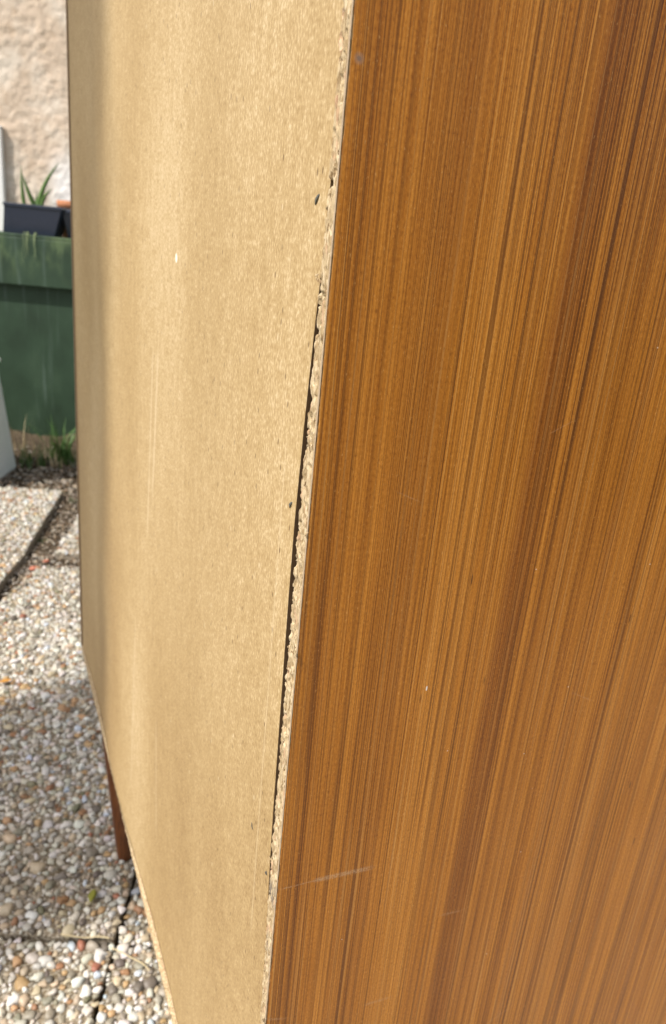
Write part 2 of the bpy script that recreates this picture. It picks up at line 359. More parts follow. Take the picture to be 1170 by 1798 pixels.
YLEAF = m_plain('yellow green leaf', (0.20, 0.22, 0.02), (0.35, 0.33, 0.05), 300, 0.5, 0.1)
OLEAF = m_plain('orange leaf', (0.50, 0.20, 0.03), (0.62, 0.32, 0.06), 300, 0.6, 0.1)
CROWN = m_plain('conifer leaf', (0.02, 0.05, 0.015), (0.05, 0.10, 0.03), 8, 0.6, 0.0)
BARK = m_plain('bark', (0.07, 0.05, 0.035), (0.16, 0.12, 0.09), 25, 0.9, 0.6, 0.01)
BRICKR = m_plain('brick chip', (0.38, 0.11, 0.06), (0.50, 0.20, 0.13), 200, 0.8)

# ------------------------------------------------------------------ ground and paving
gs = 220.0
ground = pyd('ground', [(-gs, -gs, -0.03), (gs, -gs, -0.03), (gs, gs, -0.03), (-gs, gs, -0.03)], [(0, 1, 2, 3)], SOIL)
tag(ground, kind='structure')

slabs = []   # (quad in a,b ; lift)
def q(a0, a1, b0, b1): return [(a0, b0), (a1, b0), (a1, b1), (a0, b1)]
slabs += [(q(-.606, -.003, .003, .680), 0.005), ([(-.606, .686), (-.007, .686), (-.007, 1.30), (-.565, 1.30)], 0.0),
          ([(-.555, 1.41), (-.007, 1.40), (-.007, 2.03), (-.60, 2.06)], -0.002),
          (q(-.606, -.002, -.61, -.003), -0.003), (q(.003, .606, -.61, -.002), -0.004), (q(.004, .606, .002, .61), -0.004),
          (q(.006, .606, .62, 1.22), 0.0), (q(.006, .606, 1.23, 1.84), 0.0),
          ([(-1.25, -.52), (-.612, -.52), (-.612, .135), (-1.25, .135)], 0.0), ([(-1.25, .145), (-.614, .145), (-.616, .75), (-1.25, .75)], 0.002),
          ([(-1.25, .758), (-.612, .758), (-.632, 1.366), (-1.25, 1.372)], 0.006), ([(-1.25, 1.380), (-.636, 1.374), (-.715, 2.0), (-1.25, 1.96)], 0.008)]
NNEAR = len(slabs)
for i in range(-4, 4):                                   # the rest of the terrace behind and beside the lens
    for j in range(-6, -1): slabs.append((q(i * .612 + .006, i * .612 + .606, j * .612 + .006, j * .612 + .606), random.uniform(-.003, .003)))
for j in range(-1, 3):
    for i in (-4, -3): slabs.append((q(i * .612 + .006 - .03, i * .612 + .606 - .03, j * .612 + .006, j * .612 + .606), random.uniform(-.003, .003)))
    for i in (1, 2, 3): slabs.append((q(i * .612 + .006, i * .612 + .606, j * .612 + .006, j * .612 + .606), random.uniform(-.003, .003)))

bed = [ab(-2.5, -3.75, -.026), ab(2.5, -3.75, -.026), ab(2.5, 2.1, -.026), ab(-2.5, 2.1, -.026)]
pavement = tag(pyd('pavement', bed, [(0, 1, 2, 3)], SOIL), kind='structure')
slab_objs = []
for k, (qd, dz) in enumerate(slabs):
    v = []
    nseg = 14
    ring = []
    for e in range(4):
        (ax, bx), (ay, by) = qd[e], qd[(e + 1) % 4]
        for s in range(nseg):
            t = s / nseg; j = 0.0 if s == 0 else 0.0025
            ring.append((ax + (ay - ax) * t + random.uniform(-j, j), bx + (by - bx) * t + random.uniform(-j, j)))
    n = len(ring)
    v = [ab(a, b, -0.045) for a, b in ring] + [ab(a, b, -0.007 + dz) for a, b in ring]
    ca = sum(p[0] for p in ring) / n; cb = sum(p[1] for p in ring) / n
    v2 = [ab(ca + (a - ca) * .993, cb + (b - cb) * .993, -0.004 + dz) for a, b in ring]
    f = [(i, (i + 1) % n, n + (i + 1) % n, n + i) for i in range(n)] + [(n + i, n + (i + 1) % n, 2 * n + (i + 1) % n, 2 * n + i) for i in range(n)] + [tuple(range(2 * n, 3 * n))]
    slab_objs.append(pyd('paver_slab', v + v2, f, SLAB if k < NNEAR else FARS, pavement))

# pebbles set into the slabs ------------------------------------------------
import bmesh
def ico(sub):
    bm = bmesh.new(); bmesh.ops.create_icosphere(bm, subdivisions=sub, radius=1.0)
    bm.verts.ensure_lookup_table(); V = np.array([v.co[:] for v in bm.verts]); F = np.array([[v.index for v in f.verts] for f in bm.faces]); bm.free(); return V, F
I2 = ico(2); I1 = ico(1)
def stone_shapes(base, n, seed):
    out = []
    for k in range(n):
        V = base[0].copy(); r = 1 + 0.80 * (fbm(V * 1.4 + 10 + k * 5.3, seed + k, 2) - 0.5) * 2
        V = V * r[:, None]; V = np.sign(V) * np.abs(V) ** rng.uniform(0.68, 0.98)
        V[:, 1] *= rng.uniform(0.62, 0.98); V[:, 2] *= rng.uniform(0.5, 0.8); V[:, 0] += 0.25 * V[:, 1] * rng.uniform(-1, 1)
        out.append(V / np.abs(V[:, 0]).max())
    return out
SH2 = stone_shapes(I2, 14, 3); SH1 = stone_shapes(I1, 14, 91)
PAL = [((0.63, 0.60, 0.55), 28), ((0.56, 0.515, 0.43), 22), ((0.49, 0.46, 0.40), 17), ((0.48, 0.39, 0.27), 11), ((0.40, 0.36, 0.29), 13), ((0.27, 0.24, 0.185), 10),
       ((0.44, 0.28, 0.14), 7), ((0.30, 0.16, 0.08), 5), ((0.36, 0.15, 0.09), 0.7), ((0.15, 0.125, 0.10), 5), ((0.50, 0.54, 0.60), 2), ((0.17, 0.16, 0.09), 1.5)]
PC = np.array([c for c, _ in PAL]); PW = np.array([x for _, x in PAL], float); PW /= PW.sum()

CELL = 0.024; grid = {}
def inquad(a, b, qd, mrg):
    for e in range(4):
        x0, y0 = qd[e]; x1, y1 = qd[(e + 1) % 4]; L = math.hypot(x1 - x0, y1 - y0)
        if ((x1 - x0) * (b - y0) - (y1 - y0) * (a - x0)) / L < mrg: return False
    return True
A0, A1, B0, B1 = -1.22, 0.45, -0.45, 2.03
stones = []
for (rad, tries) in ((0.0092, 1700), (0.0076, 6500), (0.0062, 18000), (0.0050, 36000), (0.0039, 52000), (0.0028, 60000)):
    aa = rng.uniform(A0, A1, tries); bb = rng.uniform(B0, B1, tries); rr = rad * rng.uniform(0.88, 1.12, tries)
    for a, b, r in zip(aa.tolist(), bb.tolist(), rr.tolist()):
        ci, cj = int(a // CELL), int(b // CELL); ok = True
        for i in (-1, 0, 1):
            for j in (-1, 0, 1):
                for (pa, pb, prr) in grid.get((ci + i, cj + j), ()):
                    if (pa - a) ** 2 + (pb - b) ** 2 < ((prr + r) * 0.77) ** 2: ok = False; break
                if not ok: break
            if not ok: break
        if not ok: continue
        sid = -1
        for k in range(NNEAR):
            if inquad(a, b, slabs[k][0], r * 0.12): sid = k; break
        if sid < 0: continue
        grid.setdefault((ci, cj), []).append((a, b, r)); stones.append((a, b, r, sid))
# project to the frame to find those that show largest
Rinv = np.array(Rimg).T
def project(P):
    c = Rinv @ (np.array(P) - np.array(CAM)); return 585 + 1300 * c[0] / c[2], 899 + 1300 * c[1] / c[2], c[2]
rank = []
for n, (a, b, r, sid) in enumerate(stones):
    P = ab(a, b, slabs[sid][1]); px, py, dep = project(P)
    edge = 145 + (py - 1140) * 0.2432 if py > 1140 else 118 + py * 0.0237
    vis = -8 < px < edge - 4 and 800 < py < 1806
    rank.append((r / dep if vis else -1, n, px, py, vis))
top300 = set(n for s, n, *_ in sorted(rank, reverse=True)[:300])
shape_me = []
for V in SH2:
    me = npmesh('pebble', V, I2[1]); me.polygons.foreach_set('use_smooth', [True] * len(me.polygons)); me.materials.append(PEB); shape_me.append(me)
bV, bF, bC, off = [], [], [], 0
for n, (a, b, r, sid) in enumerate(stones):
    c = PC[rng.choice(len(PC), p=PW)] * rng.uniform(0.82, 1.12) * (1 + rng.uniform(-.04, .04, 3)); c = np.clip(c, 0.02, 0.8)
    L = r * rng.uniform(1.0, 1.32); zr = r * rng.uniform(0.7, 1.05); ang = rng.uniform(0, 6.283); k = int(rng.integers(14))
    z = -0.004 + slabs[sid][1] + zr * 0.10; P = ab(a, b, z)
    tilt = rng.uniform(-.25, .25)
    if n in top300:
        o = bpy.data.objects.new('pebble', shape_me[k]); COL.objects.link(o); o.parent = slab_objs[sid]
        o.location = P; o.rotation_euler = (tilt, -tilt * .5, ang); o.scale = (L, L, zr * 1.25); o.color = (*c, 1)
    else:
        hi = rank[n][4] and rank[n][3] > 1080
        V = (SH2 if hi else SH1)[k] * np.array([L, L, zr * 1.25]); F = (I2 if hi else I1)[1]
        ca, sa = math.cos(ang), math.sin(ang)
        W = np.stack([V[:, 0] * ca - V[:, 1] * sa + P.x, V[:, 0] * sa + V[:, 1] * ca + P.y, V[:, 2] + V[:, 0] * tilt * .6 + P.z], 1)
        bV.append(W); bF.append(F + off); off += len(V); bC.append(np.tile(np.append(c, 1.0), (len(V), 1)))
me = npmesh('pebbles', np.concatenate(bV), np.concatenate(bF), np.concatenate(bC)); me.materials.append(PEBF)
o = link('pebbles', me, None, pavement, True); tag(o, kind='stuff')

# ------------------------------------------------------------------ the cabinet
ZB, ZT, DEP, WID = 0.340, 1.46, 0.47, 0.8718
cab = empty('wooden_cabinet', (0, 0, 0))
tag(cab, 'tall teak veneered cabinet on tapered legs with bare hardboard back', 'cabinet')
LIPZ = [0.33, 0.52, 0.59, 0.64, 0.69, 0.74, 0.80, 0.85, 0.887, 0.93, 0.99, 1.02, 1.08, 1.5]
LIPY = [.0060, .0060, .0060, .0070, .0080, .0084, .0088, .0092, .0092, .0080, .0068, .0066, .0062, .0062]
HBZ = [0.33, 0.52, 0.59, 0.64, 0.67, 0.70, 0.74, 0.80, 0.85, 0.887, 0.93, 0.974, 0.995, 1.02, 1.08, 1.5]
HBY = [.0062, .0062, .0064, .0076, .0090, .0108, .0122, .0134, .0141, .0141, .0122, .0092, .0070, .0058, .0054, .0054]

# veneered side panel (near) : thin skin over the core
vz = np.linspace(ZB, ZT, 700)
er = 0.0004 * (vnoise(vz * 420, 5) - .5) + 0.0005 * (vnoise(vz * 60, 6) - .5)
chipout = -0.0 + 0.0012 * (np.exp(-((vz - 0.8295) / .0015) ** 2))
V, F = [], []
for i, z in enumerate(vz):
    x0 = 0.0003 + er[i] - chipout[i] * 0
    V += [(x0, -0.0031, z), (DEP, -0.0031, z), (DEP, -0.0024, z), (x0, -0.0024, z)]
    if i:
        b0 = 4 * (i - 1); b1 = 4 * i
        F += [(b0 + e, b0 + (e + 1) % 4, b1 + (e + 1) % 4, b1 + e) for e in range(4)]
side = pyd('side_panel', V, F, TEAK, cab); side['label'] = 'glossy striped teak veneer side panel'
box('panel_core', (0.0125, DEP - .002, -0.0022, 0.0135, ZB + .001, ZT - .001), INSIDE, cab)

# crumbly chipboard lip left standing beside the rebate
nz = int((ZT - ZB) / 0.0007); ny = 17
zz = np.linspace(ZB, ZT, nz)
ly = np.interp(zz, LIPZ, LIPY) + 0.0020 * (fbm(zz * 620, 8, 3) - .5) + 0.0010 * (vnoise(zz * 120, 9) - .5) + 0.0012 * (vnoise(zz * 28, 91) - .5)
T = np.linspace(0, 1, ny)
Zg, Tg = np.meshgrid(zz, T, indexing='ij')
Yg = -0.0024 + Tg * (ly[:, None] + 0.0024)
P2 = np.stack([Yg.ravel() * 1150, Zg.ravel() * 420], 1)
h = fbm(P2, 21, 3).reshape(Yg.shape); h2 = vnoise(np.stack([Yg.ravel() * 420, Zg.ravel() * 130], 1), 33).reshape(Yg.shape)
pit = np.clip((0.33 - vnoise(np.stack([Yg.ravel() * 950 + 9, Zg.ravel() * 300], 1), 44).reshape(Yg.shape)) / 0.12, 0, 1)
Xg = -0.0004 - 0.0008 * (h - .5) - 0.0006 * (h2 - .5) + 0.0020 * pit * np.clip((Tg - .12) * 6, 0, 1)
Xg = np.where(Tg < 0.10, 0.0002 - 0.0005 * (h - .5), Xg)            # smooth glue line along the veneer
Xg = np.where(Tg > 0.93, Xg + 0.0006 + 0.0012 * h, Xg)
Yj = Yg + np.where((Tg > .05), 0.0006 * (h - .5) * 2 * Tg, 0)
front = np.stack([Xg, Yj, Zg], -1)
back = np.stack([np.full(nz, 0.0124), np.minimum(ly, 0.0095) - .0004, zz], -1)
back2 = np.stack([np.full(nz, 0.0124), np.full(nz, -0.0024), zz], -1)
allv = np.concatenate([back2[:, None], front, back[:, None]], 1); m = ny + 2
idx = np.arange(nz * m).reshape(nz, m)
quads = np.stack([idx[:-1, :-1], idx[1:, :-1], idx[1:, 1:], idx[:-1, 1:]], -1).reshape(-1, 4)
me = npmesh('chipboard_edge', allv.reshape(-1, 3), quads); me.materials.append(CHIP)
lip = link('chipboard_edge', me, None, cab, False); lip['label'] = 'crumbling raw chipboard edge'
# pale glue line of the veneer
V, F = [], []
for i, z in enumerate(vz[::2]):
    wv = 0.0002 + 0.0005 * float(vnoise(np.array([z * 150]), 3)[0])
    V += [(-0.0003, -0.0028, z), (-0.0004, -0.0022 + wv, z)]
    if i: F.append((2 * i - 2, 2 * i - 1, 2 * i + 1, 2 * i))
pyd('veneer_edge', V, F, VENEDGE, cab)
# loose splinters hanging on the edge
def splinter(y, z, n, size, sd):
    r = random.Random(sd); V, F = [], []
    for k in range(n):
        c = Vector((r.uniform(-.002, -.0006), y + r.uniform(-1, 1) * size * .6, z + r.uniform(-1, 1) * size))
        d = Vector((r.uniform(-.4, .1), r.uniform(-1, .6), r.uniform(-1, 1))).normalized() * size * r.uniform(.4, 1.0)
        s = d.cross(Vector((1, .3, .2))).normalized() * size * r.uniform(.08, .28); u = d.cross(s).normalized() * size * .12
        b = len(V); V += [c - d, c + s, c + d * .6, c - s, c + u]
        F += [(b, b + 1, b + 4), (b + 1, b + 2, b + 4), (b + 2, b + 3, b + 4), (b + 3, b, b + 4)]
    return pyd('splinter', V, F, CHIP, cab)
splinter(-0.0036, 0.8312, 22, 0.0015, 1); splinter(-0.0030, 0.8880, 9, 0.0013, 2)
splinter(-0.0022, 0.6010, 22, 0.0022, 3); splinter(0.0080, 0.7060, 10, 0.0016, 4); splinter(0.0065, 0.9900, 10, 0.0015, 6)

# hardboard back, slightly sprung and trimmed out of true
nzb, nyb = 150, 90
zz = np.linspace(ZB + .0062, ZT - .004, nzb); hy = np.interp(zz, HBZ, HBY)
tt = np.linspace(0, 1, nyb) ** 1.25
Y = hy[:, None] + tt[None, :] * (WID - .0004 - hy[:, None]); Zg = np.repeat(zz[:, None], nyb, 1)
wav = 0.0026 * np.sin(Y * 13.5 + 0.9 + 0.5 * Zg) * np.clip(Y * 6, 0, 1) * np.clip((WID - Y) * 8, 0, 1)
Xf = 0.0006 - wav + 0.0009 * (fbm(np.stack([Y.ravel() * 7, Zg.ravel() * 5], 1), 77, 2).reshape(Y.shape) - .5)
fr = np.stack([Xf, Y, Zg], -1); bk = np.stack([Xf + .0032, Y, Zg], -1)
V = np.concatenate([fr.reshape(-1, 3), bk.reshape(-1, 3)]); i0 = np.arange(nzb * nyb).reshape(nzb, nyb); n1 = nzb * nyb
f1 = np.stack([i0[:-1, :-1], i0[1:, :-1], i0[1:, 1:], i0[:-1, 1:]], -1).reshape(-1, 4)
f2 = (f1[:, ::-1] + n1)
ringi = np.concatenate([i0[0, :], i0[1:, -1], i0[-1, -2::-1], i0[-2:0:-1, 0]])
nx = np.roll(ringi, -1); f3 = np.stack([ringi, nx, nx + n1, ringi + n1], -1)
me = npmesh('back_panel', V, np.concatenate([f1, f2, f3])); me.materials.append(HARD); me.materials.append(HCORE)
me.polygons.foreach_set('material_index', [0] * len(f1) + [1] * (len(f2) + len(f3)))
bp = link('back_panel', me, None, cab, False); bp['label'] = 'tan raw hardboard back panel'
me.polygons.foreach_set('use_smooth', [True] * len(f1) + [False] * (len(f2) + len(f3)))
def staple(y, z, ang, L):
    x = 0.0002; d = Vector((0, math.sin(ang), math.cos(ang))); s = Vector((0, math.cos(ang), -math.sin(ang))); V = []
    for k in range(5):
        t = k / 4 * 2 - 1; c = Vector((x - 0.0005 * (1 - t * t), y, z)) + d * L * t
        wd = 0.0006 * (1 - 0.5 * t * t)
        V += [c - s * wd, c + s * wd, c + s * wd * .8 + Vector((.001, 0, 0)), c - s * wd * .8 + Vector((.001, 0, 0))]
    F = [(4 * k + e, 4 * k + (e + 1) % 4, 4 * k + 4 + (e + 1) % 4, 4 * k + 4 + e) for k in range(4) for e in range(4)] + [(0, 3, 2, 1), (16, 17, 18, 19)]
    o = pyd('staple', V, F, METAL, cab); return o
staple(0.0165, 1.0180, -0.75, .0024); staple(0.0195, 0.8935, -0.65, .0020); staple(0.0385, 0.700, 0.5, .0024); staple(0.014, .6905, .6, .001)
# bottom board: raw edge shows as a pale strip below the hardboard
nb, nk = 900, 7
yy = np.linspace(0.0062, WID, nb); kk = np.linspace(0, 1, nk); Yg, Kg = np.meshgrid(yy, kk, indexing='ij')
zt = ZB + 0.0064 + 0.0009 * (vnoise(yy * 150, 14) - .5) * 2; Zg = ZB + 0.0004 * (vnoise(yy * 260, 15) - .5)[:, None] + Kg * (zt - ZB)[:, None]
hh = fbm(np.stack([Yg.ravel() * 420, Zg.ravel() * 800], 1), 61, 3).reshape(Yg.shape)
Xg = -0.0010 - 0.0016 * (hh - .5)
fr = np.stack([Xg, Yg, Zg], -1)
rear = np.stack([np.full(nb, DEP - .02), yy, np.full(nb, ZB)], -1)[:, None]; rear2 = np.stack([np.full(nb, .004), yy, zt], -1)[:, None]
allv = np.concatenate([rear, fr, rear2], 1); m = nk + 2; idx = np.arange(nb * m).reshape(nb, m)
me = npmesh('bottom_board', allv.reshape(-1, 3), np.stack([idx[:-1, :-1], idx[:-1, 1:], idx[1:, 1:], idx[1:, :-1]], -1).reshape(-1, 4)); me.materials.append(CHIP2)
link('bottom_board', me, None, cab, False)['label'] = 'pale raw lower edge of the base board'
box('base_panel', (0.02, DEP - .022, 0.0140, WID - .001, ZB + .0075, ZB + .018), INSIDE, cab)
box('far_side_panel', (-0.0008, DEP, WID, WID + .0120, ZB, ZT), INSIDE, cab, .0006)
box('top_panel', (0.0008, DEP, -0.0028, WID + .0115, ZT + .0005, ZT + .017), TEAK, cab, .0008)
for yv in (0.0145, WID / 2 + .0015):
    dr = box('door', (DEP - .018, DEP + .0015, yv, yv + WID / 2 - .016, ZB + .02, ZT - .004), TEAK, cab, .001)
    hx = yv + (WID / 2 - .05 if yv < .1 else .03)
    box('handle', (DEP + .0018, DEP + .020, hx, hx + .012, .86, .98), DARK, dr, .003)
def leg(fx, fy, tx, ty):
    V, F = [], []; seg = 20; prof = [(0, .0100), (.002, .0118), (.012, .0130), (.10, .0165), (.20, .0205), (.30, .0235), (ZB - .0005, .024)]
    for z, r in prof:
        t = z / ZB; cx, cy = fx + (tx - fx) * t, fy + (ty - fy) * t
        V += [(cx + r * math.cos(2 * math.pi * k / seg), cy + r * math.sin(2 * math.pi * k / seg), z) for k in range(seg)]
    for i in range(len(prof) - 1):
        F += [(i * seg + k, i * seg + (k + 1) % seg, (i + 1) * seg + (k + 1) % seg, (i + 1) * seg + k) for k in range(seg)]
    F += [tuple(range(seg))[::-1], tuple(range((len(prof) - 1) * seg, len(prof) * seg))]
    return pyd('leg', V, F, DARK, cab, True)
leg(.048, .748, .036, .815); leg(.048, .125, .036, .060); leg(.425, .748, .437, .815); leg(.425, .125, .437, .060)

# ------------------------------------------------------------------ house wall
wall = empty('house_wall', GO, TH); tag(wall, 'cream roughcast rendered house wall behind the green timber bed', 'wall')
na, nw = 300, 260
aa = np.linspace(-2.1, -0.3, na); zz = np.linspace(0.6, 2.4, nw); Ag, Zg = np.meshgrid(aa, zz, indexing='ij')
pp = np.stack([Ag.ravel(), Zg.ravel()], 1)
d = 0.008 * (fbm(pp * 34, 4, 3) - .5) + 0.008 * np.abs(fbm(pp * 19 + 7, 5, 2) - .5) + 0.012 * (fbm(pp * 5, 12, 2) - .5)
V = np.stack([Ag.ravel(), 3.20 - d, Zg.ravel()], 1); idx = np.arange(na * nw).reshape(na, nw)
me = npmesh('render_coat', V, np.stack([idx[:-1, :-1], idx[1:, :-1], idx[1:, 1:], idx[:-1, 1:]], -1).reshape(-1, 4)); me.materials.append(REND)
link('render_coat', me, None, wall, True)
box('wall_body', (-6.0, 5.0, 3.212, 3.5, -0.02, 3.4), REND, wall)
post = empty('white_post', ab(-1.383, 3.185, -0.03), TH); tag(post, 'white painted flat post fixed against the cream wall', 'post')
box('shaft', (-.04, .04, -.018, .014, 0, 1.44), WHITE, post, .006); box('cap', (-.043, .043, -.021, .014, 1.4405, 1.452), WHITE, post, .005)

# ------------------------------------------------------------------ green timber bed
gb = empty('raised_timber_bed', GO, TH); tag(gb, 'weathered green painted timber raised bed along the wall', 'raised bed')
box('fascia_board', (-3.4, 1.6, 2.745, 2.785, 0.722, 0.930), GREEN, gb, .004)
box('front_board', (-3.4, 1.6, 2.7855, 2.815, -0.025, 0.7215), GREEN, gb, .003)
box('top_board', (-3.38, 1.58, 2.7465, 3.16, 0.9305, 0.944), GREEN, gb, .003)

# trough with strap leaved plant
tr = empty('plant_trough', ab(-1.085, 2.86, 0.944), TH); tag(tr, 'black plastic trough of strappy green leaves on the timber bed', 'planter')
def trough(parent, a0, a1, b0, b1, c0, c1, d0, d1, hgt):
    def ring(x0, x1, y0, y1, z): return [(x0, y0, z), (x1, y0, z), (x1, y1, z), (x0, y1, z)]
    V = ring(a0, a1, b0, b1, 0.0) + ring(c0, c1, d0, d1, hgt - .014) + ring(c0 - .004, c1 + .004, d0 - .004, d1 + .004, hgt - .013) + ring(c0 - .004, c1 + .004, d0 - .004, d1 + .004, hgt) + ring(c0 + .004, c1 - .004, d0 + .004, d1 - .004, hgt) + ring(c0 + .006, c1 - .006, d0 + .006, d1 - .006, hgt - .03)
    F = [(3, 2, 1, 0), (20, 21, 22, 23)]
    for k in range(5): F += [(4 * k + e, 4 * k + (e + 1) % 4, 4 * k + 4 + (e + 1) % 4, 4 * k + 4 + e) for e in range(4)]
    o = pyd('trough_body', V, F, BLACKP, parent); bv = o.modifiers.new('bevel', 'BEVEL'); bv.width = .003; bv.segments = 2; return o
trough(tr, -.133, .100, -.05, .06, -.115, .140, -.07, .08, .130)
box('compost', (-.108, .133, -.062, .072, .098, .108), SOIL, tr)
def strap(base, tip, wid, bow, mat=None, name='leaf', parent=None, n=9):
    base, tip = Vector(base), Vector(tip); d = tip - base; s = d.cross(Vector((0, 1, 0))).normalized(); u = Vector(bow); V, F = [], []
    for k in range(n + 1):
        t = k / n; c = base + d * t + u * math.sin(t * math.pi) + Vector((0, 0, -.0)); w_ = wid * (1 - t ** 1.7) * (0.75 + .5 * min(t * 3, 1)) * .8 + .0006
        nn = s.cross(d).normalized()
        V += [c - s * w_ + nn * w_ * .35, c, c + s * w_ + nn * w_ * .35, c - nn * .0015]
        if k: b0, b1 = 4 * k - 4, 4 * k; F += [(b0 + e, b0 + (e + 1) % 4, b1 + (e + 1) % 4, b1 + e) for e in range(4)]
    return pyd(name, V, F, mat or LEAF, parent, True)
for bs, tp, wd, bw in (((-.045, 0, .09), (-.052, -.01, .292), .010, (-.006, 0, 0)), ((.012, 0, .09), (-.045, -.02, .255), .012, (-.004, -.01, .006)), ((.005, -.01, .09), (.125, -.03, .318), .012, (-.014, 0, .012)),
                       ((.02, -.01, .09), (.095, -.05, .205), .010, (-.008, 0, .014)), ((.000, .01, .09), (.02, .05, .22), .010, (0, .01, 0)), ((-.02, .02, .09), (-.01, .06, .19), .009, (0, .01, 0))):
    strap(bs, tp, wd, bw, parent=tr)
tr2 = empty('black_planter', ab(-.83, 2.90, 0.944), TH); tag(tr2, 'second black planter half hidden behind the cabinet edge', 'planter')
trough(tr2, -.105, .10, -.05, .06, -.125, .14, -.07, .08, .122); box('compost', (-.115, .13, -.06, .07, .088, .098), SOIL, tr2)
tp = empty('terracotta_pot', ab(-.97, 3.05, 0.944), TH); tag(tp, 'orange terracotta pot behind the black trough', 'flower pot')
v, f = lathe([(.0, .0), (.052, .0), (.066, .13), (.074, .131), (.076, .165), (.068, .166), (.062, .14), (.0, .138)], 28); pyd('pot_body', v, f, TERRA, tp, True)
# grass hanging over the fascia below the trough

# ------------------------------------------------------------------ pale bin at the left edge
bn = empty('compost_bin', ab(-1.275, 2.16, -0.03), TH); tag(bn, 'pale grey tapered plastic bin with blue grey handle, left edge', 'bin')
def frustum(name, w0, w1, z0, z1, mat, bev):
    V = [(x * w0, y * (w0 - .085), z0) for x, y in ((-1, -1), (1, -1), (1, 1), (-1, 1))] + [(x * w1, y * (w1 - .085), z1) for x, y in ((-1, -1), (1, -1), (1, 1), (-1, 1))]
    F = [(3, 2, 1, 0), (4, 5, 6, 7)] + [(e, (e + 1) % 4, 4 + (e + 1) % 4, 4 + e) for e in range(4)]
    o = pyd(name, V, F, mat, bn); m_ = o.modifiers.new('bevel', 'BEVEL'); m_.width = bev; m_.segments = 3; return o
frustum('bin_body', .258, .216, 0, .47, BINM, .02); frustum('rim', .222, .226, .4705, .488, BINM, .006)
V, F = [], []                                            # looped carrying handle standing up at the right end
hp = [(.205, -.09, .485), (.215, -.085, .56), (.224, -.06, .62), (.228, 0, .645), (.224, .06, .62), (.215, .085, .56), (.205, .09, .485)]
for k, c in enumerate(hp):
    t = Vector(hp[min(k + 1, 6)]) - Vector(hp[max(k - 1, 0)]); n_ = t.cross(Vector((1, 0, 0))).normalized()
    V += [Vector(c) + Vector((.014 * math.cos(e * .785), 0, 0)) + n_ * .014 * math.sin(e * .785) for e in range(8)]
    if k: F += [(8 * k - 8 + e, 8 * k - 8 + (e + 1) % 8, 8 * k + (e + 1) % 8, 8 * k + e) for e in range(8)]
pyd('handle', V, F, LIDM, bn, True)

# soil banked up against the bed
na_, nb_ = 160, 18
aa = np.linspace(-3.0, 1.2, na_); bb = np.linspace(0, 1, nb_); Ag, Tg = np.meshgrid(aa, bb, indexing='ij')
hb = 0.035 + 0.10 * np.clip((Ag + 1.25) / .5, 0, 1) * vnoise((Ag.ravel() * 1.3 + 5), 3).reshape(Ag.shape) + .05 * (fbm(np.stack([Ag.ravel() * 9, Tg.ravel() * 3], 1), 8, 3).reshape(Ag.shape) - .3)
Zs = -.034 + hb * Tg ** 1.5 + .012 * (fbm(np.stack([Ag.ravel() * 40, Tg.ravel() * 12], 1), 9, 2).reshape(Ag.shape) - .5) * np.minimum(Tg * 4, 1); Bs = 2.47 + .32 * Tg
Ws = np.array([ab(a, b, z) for a, b, z in zip(Ag.ravel(), Bs.ravel(), Zs.ravel())]); idx = np.arange(na_ * nb_).reshape(na_, nb_)
me = npmesh('soil_bank', Ws, np.stack([idx[:-1, :-1], idx[1:, :-1], idx[1:, 1:], idx[:-1, 1:]], -1).reshape(-1, 4)); me.materials.append(SOIL)
tag(link('soil_bank', me, None, None, True), kind='structure')

# ------------------------------------------------------------------ grass, litter, leaves, straw
def blades(name, spots, mat, label, cat):
    V, F = [], []
    for (a, b, z, n, hgt, spread, wd) in spots:
        for k in range(n):
            bs = ab(a + random.gauss(0, spread * .35), b + random.gauss(0, spread * .35), z)
            an = random.uniform(0, 6.283); L = hgt * random.uniform(.5, 1.1); lean = random.uniform(.1, .75) * L
            dv = Vector((math.cos(an), math.sin(an), 0)); s = Vector((-dv.y, dv.x, 0)) * wd
            for j in range(5):
                t = j / 4; c = bs + dv * lean * t * t + Vector((0, 0, L * (t - .25 * t * t * (lean / L)))); wv = s * (1 - t ** 1.5) + s * .06
                V += [c - wv, c + wv]
                if j: q0 = len(V) - 4; F.append((q0, q0 + 1, q0 + 3, q0 + 2))
    o = pyd(name, V, F, mat); tag(o, label, cat, kind='stuff'); return o
blades('grass', [(-.885, 2.50, -.03, 60, .20, .06, .0035), (-.97, 2.40, -.03, 60, .11, .10, .0028), (-1.02, 2.45, -.03, 18, .07, .08, .002), (-.80, 2.45, -.03, 30, .12, .10, .0022), (-.55, 2.6, -.03, 40, .16, .12, .0025), (-.2, 2.55, -.03, 40, .16, .14, .0025),
                 (-.64, 1.52, -.02, 14, .018, .03, .0012), (-.76, 2.02, -.02, 20, .03, .06, .0015), (-.66, 1.95, -.02, 16, .03, .05, .0015)], GRASSG, 'green grass tufts along the foot of the timber bed', 'grass')
blades('dry_grass', [(-.98, 2.42, -.03, 10, .14, .08, .002), (-.87, 2.40, -.03, 12, .09, .06, .003), (-1.08, 2.60, -.03, 8, .22, .06, .002), (-1.06, 2.765, .944, 0, .1, .02, .002)], STRAW, 'dry straw coloured grass stalks by the timber bed', 'grass')
